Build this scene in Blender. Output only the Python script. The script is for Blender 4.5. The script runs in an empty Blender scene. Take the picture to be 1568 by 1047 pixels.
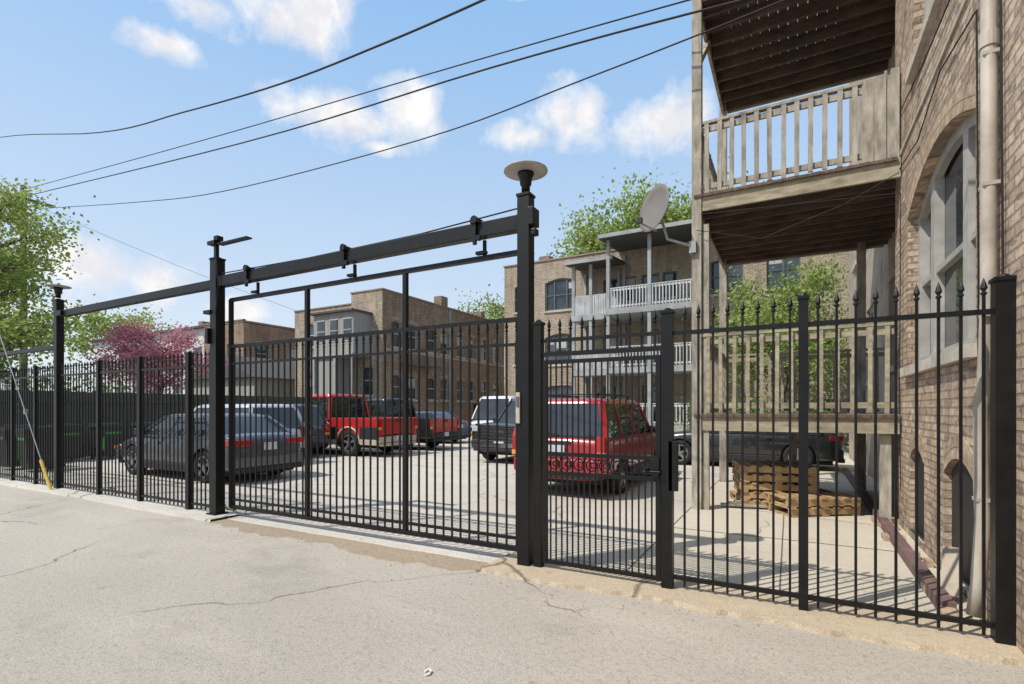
import bpy, math, random
from mathutils import Vector, Matrix
R = random.Random(7)
scene = bpy.context.scene
rad = math.radians

# ------------------------------------------------------------------ materials
def _nt(name):
    m = bpy.data.materials.new(name); m.use_nodes = True
    nt = m.node_tree; b = nt.nodes['Principled BSDF']
    return m, nt, b
def mixc(nt, fac, a, b, blend='MIX'):
    n = nt.nodes.new('ShaderNodeMix'); n.data_type = 'RGBA'; n.blend_type = blend
    for i, v in ((0, fac), (6, a), (7, b)):
        if isinstance(v, bpy.types.NodeSocket): nt.links.new(v, n.inputs[i])
        elif i == 0: n.inputs[0].default_value = v
        else: n.inputs[i].default_value = (v[0], v[1], v[2], 1)
    return n.outputs[2]
def noise(nt, vec, scale, detail=4, rough=.55):
    n = nt.nodes.new('ShaderNodeTexNoise'); n.inputs['Scale'].default_value = scale
    n.inputs['Detail'].default_value = detail; n.inputs['Roughness'].default_value = rough
    if vec is not None: nt.links.new(vec, n.inputs['Vector'])
    return n.outputs[0]
def mrange(nt, v, a, b, c=0., d=1.):
    n = nt.nodes.new('ShaderNodeMapRange'); nt.links.new(v, n.inputs[0])
    for i, k in enumerate((a, b, c, d)): n.inputs[i+1].default_value = k
    return n.outputs[0]
def objc(nt):
    return nt.nodes.new('ShaderNodeTexCoord').outputs['Object']
def bump(nt, b, h, s=.3, d=.01):
    n = nt.nodes.new('ShaderNodeBump'); n.inputs['Strength'].default_value = s
    n.inputs['Distance'].default_value = d; nt.links.new(h, n.inputs['Height'])
    nt.links.new(n.outputs[0], b.inputs['Normal'])
def math_(nt, op, a, b=None):
    n = nt.nodes.new('ShaderNodeMath'); n.operation = op
    for i, v in enumerate((a, b)):
        if v is None: continue
        if isinstance(v, bpy.types.NodeSocket): nt.links.new(v, n.inputs[i])
        else: n.inputs[i].default_value = v
    return n.outputs[0]
def mapped(nt, v, sc):
    mp = nt.nodes.new('ShaderNodeMapping'); mp.inputs['Scale'].default_value = sc
    nt.links.new(v, mp.inputs[0]); return mp.outputs[0]
def mk(name, c, rough=.6, metal=0, c2=None, vs=3, bs=0, bst=.3, coat=0, stretch=None, spec=.5, stain=0):
    m, nt, b = _nt(name)
    b.inputs['Roughness'].default_value = rough; b.inputs['Metallic'].default_value = metal
    b.inputs['Specular IOR Level'].default_value = spec
    if coat: b.inputs['Coat Weight'].default_value = coat; b.inputs['Coat Roughness'].default_value = .04
    if c2 is None: c2 = tuple(x*.75 for x in c)
    o = v = objc(nt)
    if stretch: v = mapped(nt, v, stretch)
    f = mrange(nt, noise(nt, v, vs, 6, .6), .32, .68)
    col = mixc(nt, f, c, c2)
    if stain:
        col = mixc(nt, mrange(nt, noise(nt, o, 1.1, 6, .7), .48, .66, 0, stain), col, (.3, .27, .24), 'MULTIPLY')
    nt.links.new(col, b.inputs['Base Color'])
    if bs: bump(nt, b, noise(nt, v, bs, 4), bst)
    return m
def brick(name, c1, c2, mortar, grime=(.5, .45, .4), bw=.215, rh=.078, ms=.011, dark=(.2, .16, .13), da=.6):
    m, nt, b = _nt(name); b.inputs['Roughness'].default_value = .92
    o = objc(nt); s = nt.nodes.new('ShaderNodeSeparateXYZ'); nt.links.new(o, s.inputs[0])
    cb = nt.nodes.new('ShaderNodeCombineXYZ')
    wob = math_(nt, 'MULTIPLY', math_(nt, 'SUBTRACT', noise(nt, o, 7, 2), .5), .012)
    nt.links.new(math_(nt, 'ADD', s.outputs[0], s.outputs[1]), cb.inputs[0]); nt.links.new(math_(nt, 'ADD', s.outputs[2], wob), cb.inputs[1])
    def bt(ca, cb_, mo, bias):
        t = nt.nodes.new('ShaderNodeTexBrick'); nt.links.new(cb.outputs[0], t.inputs['Vector'])
        for k, v in (('Scale', 1), ('Mortar Size', ms), ('Mortar Smooth', .35), ('Bias', bias), ('Brick Width', bw), ('Row Height', rh)):
            t.inputs[k].default_value = v
        for k, v in (('Color1', ca), ('Color2', cb_), ('Mortar', mo)): t.inputs[k].default_value = (*v, 1)
        return t
    t = bt(c1, c2, mortar, -.1)
    n1 = mrange(nt, noise(nt, o, .8, 7, .7), .38, .66)
    n2 = mrange(nt, noise(nt, o, 14, 5, .75), .42, .64)
    n3 = mrange(nt, noise(nt, mapped(nt, o, (3, 3, .3)), 1.3, 5, .6), .48, .68)
    n4 = mrange(nt, noise(nt, mapped(nt, o, (5, 5, 13)), 1.0, 2, .5), .58, .64)
    col = mixc(nt, math_(nt, 'MULTIPLY', n4, da), t.outputs[0], dark)
    col = mixc(nt, math_(nt, 'MULTIPLY', n1, .6), col, grime, 'MULTIPLY')
    col = mixc(nt, math_(nt, 'MULTIPLY', n2, .55), col, (.42, .38, .34), 'MULTIPLY')
    col = mixc(nt, math_(nt, 'MULTIPLY', n3, .45), col, (.45, .42, .39), 'MULTIPLY')
    nt.links.new(col, b.inputs['Base Color'])
    h = math_(nt, 'SUBTRACT', math_(nt, 'MULTIPLY', noise(nt, o, 30, 4, .7), .6), t.outputs[1])
    bump(nt, b, h, .9, .018)
    return m
def ground_mat(name, c1, c2, dark, speck, cw=.004, cg=.47, ca=.5, blot=.4):
    m, nt, b = _nt(name); b.inputs['Roughness'].default_value = .95; b.inputs['Specular IOR Level'].default_value = .25
    o = objc(nt)
    col = mixc(nt, mrange(nt, noise(nt, o, .3, 7, .62), .36, .64), c1, c2)
    st = mrange(nt, noise(nt, o, 1.1, 9, .72), .54, .74)
    col = mixc(nt, math_(nt, 'MULTIPLY', st, .55), col, dark)
    st3 = mrange(nt, noise(nt, o, .5, 6, .6), .58, .70)
    col = mixc(nt, math_(nt, 'MULTIPLY', st3, blot), col, dark)
    st4 = mrange(nt, noise(nt, mapped(nt, o, (1, 1, 1)), 3.3, 3, .5), .70, .76)
    col = mixc(nt, math_(nt, 'MULTIPLY', st4, blot), col, tuple(x*.8 for x in dark))
    st2 = mrange(nt, noise(nt, mapped(nt, o, (.35, 1.4, 1)), 1.3, 6, .6), .52, .66)
    col = mixc(nt, math_(nt, 'MULTIPLY', st2, .25), col, tuple(min(.8, x*1.3) for x in c1))
    f1 = noise(nt, o, 22, 6, .85); f2 = noise(nt, o, 60, 4, .85); f3 = noise(nt, o, 120, 2, .8)
    col = mixc(nt, mrange(nt, f1, .50, .64, 0, .6), col, speck)
    col = mixc(nt, mrange(nt, f2, .52, .61, 0, .75), col, speck)
    col = mixc(nt, mrange(nt, f3, .54, .64, 0, .7), col, tuple(min(.85, x*1.6) for x in c1))
    h = math_(nt, 'ADD', math_(nt, 'MULTIPLY', f2, .8), math_(nt, 'MULTIPLY', f1, .9))
    nn = nt.nodes.new('ShaderNodeTexNoise'); nn.inputs['Scale'].default_value = 1.0; nn.inputs['Detail'].default_value = 8; nn.inputs['Roughness'].default_value = .55
    nt.links.new(o, nn.inputs['Vector']); sc = nt.nodes.new('ShaderNodeVectorMath'); sc.operation = 'SCALE'
    nt.links.new(nn.outputs['Color'], sc.inputs[0]); sc.inputs['Scale'].default_value = .9
    wv = nt.nodes.new('ShaderNodeVectorMath'); wv.operation = 'ADD'
    nt.links.new(o, wv.inputs[0]); nt.links.new(sc.outputs[0], wv.inputs[1])
    vo = nt.nodes.new('ShaderNodeTexVoronoi'); vo.feature = 'DISTANCE_TO_EDGE'; vo.inputs['Scale'].default_value = .30
    nt.links.new(wv.outputs[0], vo.inputs['Vector'])
    ck = mrange(nt, vo.outputs[0], cw*.2, cw, 1, 0)
    ck = math_(nt, 'MULTIPLY', ck, mrange(nt, noise(nt, o, .5, 3), cg, cg+.08))
    col = mixc(nt, math_(nt, 'MULTIPLY', ck, ca), col, tuple(x*.6 for x in dark))
    h = math_(nt, 'SUBTRACT', h, ck)
    nt.links.new(col, b.inputs['Base Color']); bump(nt, b, h, .8, .012)
    return m
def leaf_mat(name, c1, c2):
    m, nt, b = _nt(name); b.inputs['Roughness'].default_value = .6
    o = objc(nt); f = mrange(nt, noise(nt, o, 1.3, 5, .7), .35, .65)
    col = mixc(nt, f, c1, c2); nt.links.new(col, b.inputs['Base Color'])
    tr = nt.nodes.new('ShaderNodeBsdfTranslucent'); nt.links.new(col, tr.inputs[0])
    ms = nt.nodes.new('ShaderNodeMixShader'); ms.inputs[0].default_value = .45
    out = nt.nodes['Material Output']
    nt.links.new(b.outputs[0], ms.inputs[1]); nt.links.new(tr.outputs[0], ms.inputs[2]); nt.links.new(ms.outputs[0], out.inputs[0])
    return m
def glass(name, c=(.02, .025, .03), rough=.04):
    m, nt, b = _nt(name); b.inputs['Roughness'].default_value = rough
    b.inputs['Specular IOR Level'].default_value = .8
    o = objc(nt); f = mrange(nt, noise(nt, o, .8, 3), .35, .7)
    nt.links.new(mixc(nt, f, c, tuple(x*3+.01 for x in c)), b.inputs['Base Color'])
    bump(nt, b, noise(nt, o, 1.2, 1), .06, .05)
    return m
def paint(name, c, rough=.3):
    return mk(name, c, rough, 0, tuple(x*.85+.008 for x in c), 2.5, coat=.9)

M = dict(
 black=mk('black_metal_paint', (.0045, .0045, .005), .42, 0, (.010, .0095, .009), 9, 60, .08, spec=.32),
 alley=ground_mat('alley_asphalt', (.50, .445, .375), (.41, .365, .31), (.22, .195, .165), (.20, .178, .152), .006, .45, .65, .5),
 lot=ground_mat('lot_concrete', (.56, .505, .43), (.46, .415, .355), (.27, .245, .21), (.31, .28, .24), .008, .42),
 slab=ground_mat('slab_concrete', (.60, .53, .425), (.51, .445, .36), (.33, .29, .235), (.4, .35, .285), .004),
 strip=ground_mat('kerb_concrete', (.56, .455, .325), (.47, .375, .265), (.25, .195, .14), (.31, .25, .185), .010, .3, .8),
 stripw=ground_mat('kerb_concrete_pale', (.62, .57, .49), (.51, .465, .4), (.28, .25, .21), (.35, .31, .26), .012, .3, .8),
 edge=ground_mat('broken_asphalt_edge', (.40, .32, .23), (.32, .255, .185), (.15, .12, .09), (.15, .12, .09), .02, .3, .8),
 grit=mk('grit', (.34, .29, .23), .95, 0, (.22, .19, .15), 30),
 earth=mk('earth', (.2, .18, .13), .95, 0, (.12, .13, .07), .5, 20),
 brickR=brick('tan_brick', (.74, .57, .41), (.44, .33, .235), (.36, .305, .25), (.52, .45, .39), dark=(.19, .15, .125), da=.65),
 brickM=brick('brown_brick', (.50, .36, .245), (.34, .24, .165), (.26, .215, .175), (.55, .49, .43), .23, .09, .012, (.15, .11, .085), .5),
 brickB=brick('beige_brick', (.62, .505, .375), (.47, .38, .28), (.36, .31, .255), (.68, .63, .58), .23, .09, .012, (.25, .2, .155), .45),
 brickO=brick('orange_brick', (.58, .34, .21), (.44, .26, .17), (.34, .28, .22), bw=.25, rh=.1),
 arch=mk('arch_brick', (.56, .43, .30), .9, 0, (.28, .205, .145), 11, 30, .5, stain=.4),
 sill=mk('limestone', (.60, .54, .45), .85, 0, (.38, .335, .28), 5, 30, stain=.4),
 stucco=mk('grey_parging', (.46, .385, .305), .9, 0, (.30, .25, .2), 1.5, 20, .3, stain=.5),
 frame=mk('window_frame_paint', (.47, .45, .41), .55, 0, (.31, .295, .265), 4),
 framed=mk('window_frame_dark', (.11, .12, .13), .5),
 blind=mk('window_blind', (.5, .49, .46), .8, 0, (.4, .39, .37), 2),
 glass=glass('window_glass'), cglass=glass('car_glass', (.012, .014, .016), .02),
 wood=mk('weathered_wood', (.50, .455, .375), .9, 0, (.22, .195, .155), 3.5, 30, .5, stretch=(3, 3, .8), stain=.45),
 woody=mk('treated_wood', (.48, .42, .295), .9, 0, (.24, .21, .145), 4, 30, .5, stretch=(.8, 4, 4), stain=.5),
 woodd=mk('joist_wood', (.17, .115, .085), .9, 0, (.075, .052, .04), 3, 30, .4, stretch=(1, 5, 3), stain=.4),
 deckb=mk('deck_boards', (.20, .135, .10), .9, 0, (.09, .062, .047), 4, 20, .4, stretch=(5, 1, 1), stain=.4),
 grayw=mk('grey_painted_wood', (.38, .39, .385), .7, 0, (.25, .26, .255), 2),
 whitew=mk('pale_painted_wood', (.60, .61, .60), .7, 0, (.42, .43, .43), 2),
 pallet=mk('pallet_wood', (.55, .37, .19), .85, 0, (.31, .205, .105), 5, 30, .3, stain=.3),
 redt=mk('red_brown_timber', (.20, .115, .10), .85, 0, (.11, .07, .065), 5, 20),
 joint=mk('joint_dark', (.14, .115, .09), .9),
 siding=mk('pale_siding', (.64, .64, .61), .7, 0, (.52, .52, .50), 1.2),
 graysid=mk('grey_siding', (.37, .355, .325), .8, 0, (.25, .235, .215), 1.2, stretch=(8, 8, .4)),
 roof=mk('roof_tar', (.09, .085, .08), .9), coping=mk('clay_coping', (.32, .25, .19), .8),
 fencew=mk('dark_fence_boards', (.10, .10, .075), .9, 0, (.05, .055, .04), 2, stretch=(6, 6, .5)),
 pipe=mk('downspout_paint', (.54, .48, .40), .55, 0, (.33, .29, .24), 5, stretch=(1, 1, .5), stain=.4),
 galv=mk('galvanised_steel', (.42, .42, .42), .5, .6), dish=mk('dish_grey', (.20, .18, .16), .55),
 lampw=mk('lamp_reflector', (.42, .40, .37), .45, 0, (.32, .305, .28)), cable=mk('cable_rubber', (.012, .012, .013), .7),
 yellow=mk('yellow_guard', (.75, .5, .08), .5), pole=mk('pole_wood', (.16, .12, .08), .9, 0, None, 3),
 bark=mk('bark', (.14, .11, .08), .95, 0, (.08, .06, .05), 8, 20, .6),
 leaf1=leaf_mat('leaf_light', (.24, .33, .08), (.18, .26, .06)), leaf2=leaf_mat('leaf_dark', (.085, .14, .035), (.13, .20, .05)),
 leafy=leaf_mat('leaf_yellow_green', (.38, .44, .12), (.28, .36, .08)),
 pink1=leaf_mat('blossom_pink', (.58, .25, .30), (.47, .18, .22)), pink2=leaf_mat('blossom_dark', (.34, .12, .15), (.40, .17, .20)),
 tire=mk('tire_rubber', (.018, .018, .018), .85), rim=mk('alloy_rim', (.4, .4, .41), .35, .7),
 dark=mk('black_plastic', (.02, .02, .021), .6), chrome=mk('chrome', (.6, .6, .6), .15, 1),
 tail=mk('tail_lamp_red', (.45, .012, .01), .15, coat=1), amber=mk('amber_lens', (.8, .32, .05), .2, coat=1),
 headl=mk('head_lamp_lens', (.55, .57, .6), .1, coat=1), plate=mk('number_plate', (.6, .62, .68), .5),
 seam=mk('panel_gap', (.006, .006, .006), .8), beige=mk('beige_trim', (.50, .43, .33), .5),
 scrap=mk('paper_scrap', (.8, .8, .78), .8), fleaf=mk('fallen_leaf', (.45, .5, .1), .7),
 bin=mk('bin_plastic', (.02, .022, .025), .5), bing=mk('bin_green', (.06, .35, .06), .5),
)

# ------------------------------------------------------------------ mesh collectors
class Part:
    def __init__(s, mat): s.v = []; s.f = []; s.mat = mat; s.smooth = False; s.bevel = 0; s.sub = 0; s.cut = None
    def add(s, vs, fs):
        k = len(s.v); s.v.extend([tuple(p) for p in vs]); s.f.extend([tuple(i+k for i in f) for f in fs])
    def b(s, x0, x1, y0, y1, z0, z1):
        s.add([(x0,y0,z0),(x1,y0,z0),(x1,y1,z0),(x0,y1,z0),(x0,y0,z1),(x1,y0,z1),(x1,y1,z1),(x0,y1,z1)],
              [(3,2,1,0),(4,5,6,7),(0,1,5,4),(1,2,6,5),(2,3,7,6),(3,0,4,7)])
    def c(s, cx, cy, cz, sx, sy, sz): s.b(cx-sx/2,cx+sx/2,cy-sy/2,cy+sy/2,cz-sz/2,cz+sz/2)
    def quad(s, *p): s.add(p, [tuple(range(len(p)))])
    def beam(s, p, q, w, h=None):
        p = Vector(p); q = Vector(q); h = h or w; d = (q-p).normalized()
        up = Vector((0,0,1)) if abs(d.z) < .95 else Vector((0,1,0))
        r = d.cross(up).normalized()*w/2; u = r.cross(d).normalized()*h/2
        s.add([p-r-u,p+r-u,p+r+u,p-r+u,q-r-u,q+r-u,q+r+u,q-r+u],
              [(0,1,2,3),(7,6,5,4),(0,4,5,1),(1,5,6,2),(2,6,7,3),(3,7,4,0)])
    def tube(s, pts, rs, n=8, close=False):
        pts = [Vector(p) for p in pts]; N = len(pts)
        if not isinstance(rs, (list, tuple)): rs = [rs]*N
        vs = []; fs = []
        ref = None
        for i, p in enumerate(pts):
            if close: d = pts[(i+1) % N]-pts[i-1]
            else: d = pts[min(i+1, N-1)]-pts[max(i-1, 0)]
            d.normalize()
            if ref is None: ref = Vector((0,0,1)) if abs(d.z) < .9 else Vector((1,0,0))
            r = d.cross(ref)
            if r.length < 1e-4: r = d.cross(Vector((0,1,0)))
            r.normalize(); u = r.cross(d); ref = u
            for k in range(n):
                a = 2*math.pi*k/n; vs.append(p+(r*math.cos(a)+u*math.sin(a))*rs[i])
        for i in range(N if close else N-1):
            j = (i+1) % N
            for k in range(n): fs.append((i*n+k, i*n+(k+1) % n, j*n+(k+1) % n, j*n+k))
        if not close: fs.append(tuple(range(n))[::-1]); fs.append(tuple((N-1)*n+k for k in range(n)))
        s.add(vs, fs)
    def lathe(s, o, axis, prof, n=24):
        o = Vector(o); ax = Vector(axis).normalized()
        r = ax.orthogonal().normalized(); u = ax.cross(r)
        vs = []; fs = []
        for (rr, h) in prof:
            for k in range(n):
                a = 2*math.pi*k/n; vs.append(o+ax*h+(r*math.cos(a)+u*math.sin(a))*rr)
        for i in range(len(prof)-1):
            for k in range(n): fs.append((i*n+k, i*n+(k+1) % n, (i+1)*n+(k+1) % n, (i+1)*n+k))
        s.add(vs, fs)
class Group:
    def __init__(s, name): s.name = name; s.p = {}
    def part(s, pn, mat):
        if pn not in s.p: s.p[pn] = Part(M[mat] if isinstance(mat, str) else mat)
        return s.p[pn]
    def done(s, loc=(0,0,0), rz=0, scale=1):
        objs = []
        for pn, P in s.p.items():
            if not P.v: continue
            me = bpy.data.meshes.new(pn); me.from_pydata(P.v, [], P.f); me.materials.append(P.mat)
            if P.smooth: me.polygons.foreach_set('use_smooth', [True]*len(me.polygons))
            me.update()
            ob = bpy.data.objects.new(pn if len(s.p) > 1 else s.name, me); scene.collection.objects.link(ob)
            if P.sub:
                md = ob.modifiers.new('s', 'SUBSURF'); md.levels = md.render_levels = P.sub
            if P.cut:
                cm = bpy.data.meshes.new('cut'); cm.from_pydata(P.cut.v, [], P.cut.f); co = bpy.data.objects.new('cut', cm)
                scene.collection.objects.link(co)
                md = ob.modifiers.new('b', 'BOOLEAN'); md.object = co; md.operation = 'DIFFERENCE'; md.solver = 'EXACT'
                bpy.context.view_layer.update()
                nm = bpy.data.meshes.new_from_object(ob.evaluated_get(bpy.context.evaluated_depsgraph_get()))
                ob.modifiers.clear(); ob.data = nm; bpy.data.objects.remove(co)
                nm.polygons.foreach_set('use_smooth', [True]*len(nm.polygons))
                try: nm.set_sharp_from_angle(angle=rad(35))
                except Exception: pass
            if P.bevel:
                md = ob.modifiers.new('bev', 'BEVEL'); md.width = P.bevel; md.segments = 2
            objs.append(ob)
        if len(objs) == 1:
            objs[0].name = s.name; root = objs[0]
        else:
            root = bpy.data.objects.new(s.name, None); scene.collection.objects.link(root)
            for o in objs: o.parent = root
        root.location = loc; root.rotation_euler = (0, 0, rz); root.scale = (scale,)*3
        return root

# ------------------------------------------------------------------ ground
def sheet(name, mat, x0, x1, y0, y1, z, jag=0, th=0, step=.25):
    g = Group(name); p = g.part(name, mat)
    if not jag: p.quad((x0,y0,z),(x1,y0,z),(x1,y1,z),(x0,y1,z))
    else:
        n = int((x1-x0)/step); ys = []
        j = 0
        for i in range(n+1):
            j = j*.6+R.uniform(-jag, jag); ys.append(y0+j)
        for i in range(n):
            a = x0+(x1-x0)*i/n; b = x0+(x1-x0)*(i+1)/n
            p.quad((a,ys[i],z),(b,ys[i+1],z),(b,y1,z),(a,y1,z))
            p.quad((a,ys[i]-.02,z-th),(b,ys[i+1]-.02,z-th),(b,ys[i+1],z),(a,ys[i],z))
    return g.done()
sheet('ground', 'earth', -300, 300, -300, 400, -.03)
sheet('alley_road', 'alley', -90, 40, -25, 4.6, 0)
sheet('parking_lot_pavement', 'lot', -20.2, -1.4, 4.6, 40, -.002)
sheet('side_yard_pavement', 'slab', -1.4, 1.7, 4.6, 24, -.002)
sheet('concrete_kerb', 'strip', -2.62, 1.6, 4.17, 4.72, .035, .035, .06, .08)
sheet('concrete_kerb', 'stripw', -16, -7.0, 4.20, 4.7, .035, .02, .06)
sheet('asphalt_edge', 'edge', -6.99, -2.63, 4.10, 4.42, .004, .06, .01, .08)
sheet('gate_threshold', 'stripw', -6.99, -2.63, 4.42, 4.85, .008, .012, .01)
g = Group('pavement_joints'); p = g.part('j', 'joint')
for (a, b) in (((-1.4, 4.73), (-1.42, 14)), ((-1.4, 6.9), (1.0, 6.9)), ((-.1, 4.73), (-.12, 8.6))):
    p.beam((*a, .0), (*b, .0), .012, .006)
g.done()
g = Group('gravel_debris'); p = g.part('stones', 'grit'); rg = random.Random(12)
for i in range(260):
    x = rg.uniform(-7, 1.4); y = 4.12-abs(rg.gauss(0, .22)) if rg.random() < .6 else rg.uniform(4.45, 5.2)
    s = rg.uniform(.003, .010); z = .0 if y < 4.2 else .008
    p.lathe((x, y, z), (0, 0, 1), [(s, 0), (s*.9, s*.5), (.001, s*.8)], 5)
g.done()

# ------------------------------------------------------------------ fence and gates
FY = 4.47
def finial(p, x, y, z):
    p.lathe((x,y,z), (0,0,1), [(.009,0),(.017,.008),(.017,.018),(.008,.026),(.02,.048),(.014,.075),(.001,.118)], 6)
def pickets(p, x0, x1, n, y, zb, zt, spear=True, w=.017):
    for i in range(n):
        x = x0+(x1-x0)*(i+.5)/n+R.uniform(-.002, .002)
        p.c(x, y, (zb+zt)/2, w, w, zt-zb)
        if spear: finial(p, x, y, zt)
def post(p, x, y, w, z, cap=True, plate=False):
    p.c(x, y, z/2, w, w, z)
    if cap: p.c(x, y, z+.012, w+.018, w+.018, .024); p.lathe((x,y,z+.024), (0,0,1), [(w*.45,0),(w*.3,.02),(.001,.03)], 8)
    if plate: p.c(x, y, .045, w+.07, w+.07, .02)
def fence_run(name, xs, wpost, z=2.38):
    g = Group(name); po = g.part('posts', 'black'); ra = g.part('rails', 'black'); pk = g.part('pickets', 'black')
    for x, w in zip(xs, wpost):
        if w: post(po, x, FY, w, z)
    for a, b in zip(xs[:-1], xs[1:]):
        n = max(1, round((b-a-.07)/.115))
        pickets(pk, a+.035, b-.035, n, FY, .06, 2.30)
        for zz in (2.19, .13): ra.c((a+b)/2, FY, zz, b-a, .034, .034)
    return g.done()
fence_run('iron_fence', [-.937+.05, .068, 1.2], [0, .065, .1])
fence_run('iron_fence', [-16.9, -15.6, -14.51, -13.39, -12.45], [.065]*4+[0])
fence_run('iron_fence', [-12.3, -10.79, -9.41, -8.01, -7.4], [0, .07, .07, .085, 0])
g = Group('gate_portal'); p = g.part('posts', 'black'); bm = g.part('overhead_beam', 'black'); bm.bevel = .006
post(p, -2.294, FY, .125, 3.62); post(p, -7.305, FY, .14, 3.70, plate=True); post(p, -12.37, FY, .12, 3.62)
bm.b(-7.23, -2.36, FY-.055, FY+.055, 3.30, 3.45); bm.b(-12.2, -7.38, FY-.05, FY+.05, 3.30, 3.42)
bm.b(-16.5, -12.43, FY-.03, FY+.03, 2.70, 2.78)
bm.beam((-12.3, FY-.07, 3.36), (-12.05, FY-.07, 3.36), .05, .1)
bm.c(-2.20, FY-.02, 3.40, .06, .14, .17); bm.c(-2.18, FY-.03, 3.25, .05, .08, .06)
ca = g.part('conduit', 'cable'); ca.tube([(-2.36, FY-.02, 3.52), (-3.6, FY, 3.475), (-5.4, FY, 3.465), (-7.3, FY, 3.50)], .008, 6)
kp = g.part('keypad_panel', 'sill'); kp.c(-2.34, FY-.075, 1.56, .045, .02, .30); kp.bevel = .006
kd = g.part('keypad_buttons', 'framed'); kd.c(-2.34, FY-.088, 1.62, .026, .008, .1)
g.done()
def saucer(x, y, z, r, name='gate_post_lamp'):
    g = Group(name); a = g.part('lamp_body', 'black'); a.smooth = True
    a.lathe((x,y,z-.21), (0,0,1), [(.001,0),(.042,0),(.042,.07),(.055,.08),(.06,.13),(r*.36,.175),(r*.38,.195),(.001,.20)], 24)
    s = g.part('reflector_saucer', 'lampw'); s.smooth = True
    s.lathe((x,y,z), (0,0,1), [(.03,-.014),(r*.5,-.012),(r*.9,-.006),(r,0),(r,.01),(r*.9,.014),(r*.45,.022),(.001,.03)], 40)
    g.done()
saucer(-2.294, FY, 3.87, .215); saucer(-12.4, FY, 3.90, .2)
g = Group('security_camera'); a = g.part('mast', 'black'); a.c(-7.33, FY, 3.83, .05, .05, .22); a.c(-7.36, FY-.02, 3.95, .17, .1, .05)
a.c(-7.25, FY-.02, 4.0, .09, .09, .06)
b_ = g.part('led_arm', 'black'); b_.beam((-7.25, FY, 3.92), (-6.58, FY, 3.915), .09, .02); a.c(-7.42, FY-.05, 2.95, .16, .09, .05)
a.c(-7.39, FY-.09, 2.6, .06, .05, .22); a.tube([(-7.2, FY-.08, 3.7), (-7.16, FY-.08, 3.3), (-7.22, FY-.08, 2.9)], .012, 6); g.done()
GY = FY+.085
g = Group('sliding_gate'); fr = g.part('frame', 'black'); pk = g.part('pickets', 'black'); hg = g.part('trolley_hangers', 'black')
for z, h in ((3.12, .05), (2.45, .045), (.145, .05)): fr.c(-4.74, GY, z, 4.76, .045, h)
for z in (2.20, .25): fr.c(-4.74, GY+.002, z, 4.70, .03, .03)
for x in (-7.12, -5.515, -3.881, -2.36): fr.c(x, GY+.003, 1.63, .05, .05, 3.0)
pickets(pk, -7.095, -5.54, 13, GY, .17, 2.33); pickets(pk, -5.49, -3.906, 14, GY, .17, 2.33); pickets(pk, -3.856, -2.385, 13, GY, .17, 2.33)
for x in (-2.838, -4.69, -6.53):
    hg.c(x, FY-.075, 3.34, .035, .03, .24); hg.b(x-.05, x+.05, FY-.09, FY+.06, 3.44, 3.48); hg.c(x+.02, GY, 3.22, .03, .03, .17)
    hg.lathe((x, FY-.1, 3.47), (0,1,0), [(.001,0),(.04,0),(.04,.04),(.001,.04)], 14); hg.c(x, GY-.03, 3.17, .12, .05, .03)
    hg.lathe((x+.05, FY-.1, 3.28), (0,1,0), [(.001,0),(.028,0),(.028,.04),(.001,.04)], 14)
g.done()
g = Group('pedestrian_gate'); fr = g.part('frame', 'black'); pk = g.part('pickets', 'black'); sc = g.part('scrollwork', 'black'); lk = g.part('lock_box', 'black')
post(fr, -2.152, FY, .078, 2.36); post(fr, -.937, FY, .09, 2.36)
fr.c(-1.545, FY, 2.07, 1.13, .04, .04); fr.c(-1.545, FY, 2.20, 1.13, .032, .032)
pickets(pk, -2.1, -.99, 10, FY, 2.09, 2.29)
for z in (1.995, 1.125, .945, .10): fr.c(-1.545, FY-.01, z, 1.09, .032, .036)
for x in (-2.075, -1.012): fr.c(x, FY-.012, 1.045, .04, .038, 1.93)
pickets(pk, -2.05, -1.04, 18, FY-.01, .1, 1.98, False, .013)
for i in range(8):
    cx = -1.98+i*.124
    for r, dx in ((.052, 0), (.026, .014)):
        sc.tube([(cx+dx+r*math.cos(t*math.pi/8), FY-.025, 1.035+r*math.sin(t*math.pi/8)) for t in range(16)], .007, 5, True)
    sc.tube([(cx+.062, FY-.025, .965), (cx+.055, FY-.025, 1.035), (cx+.068, FY-.025, 1.105)], .006, 5)
lk.c(-.885, FY-.02, 1.07, .075, .05, .42); lk.bevel = .008; lk.c(-1.03, FY-.04, 1.05, .07, .05, .16)
lk.tube([(-.98, FY-.05, 1.02), (-.98, FY-.1, 1.02), (-1.06, FY-.1, 1.02)], .009, 6)
g.done()
g = Group('guy_wire'); a = g.part('wire', 'galv'); a.tube([(-12.2, 4.3, 0), (-14.2, 4.18, 3.03), (-17.3, 4.0, 7.7)], .009, 6)
a.c(-13.2, 4.25, 1.5, .05, .05, .1)
y_ = g.part('guard', 'yellow'); y_.tube([(-12.2, 4.3, 0), (-12.58, 4.275, .57)], .03, 8); g.done()

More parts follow.
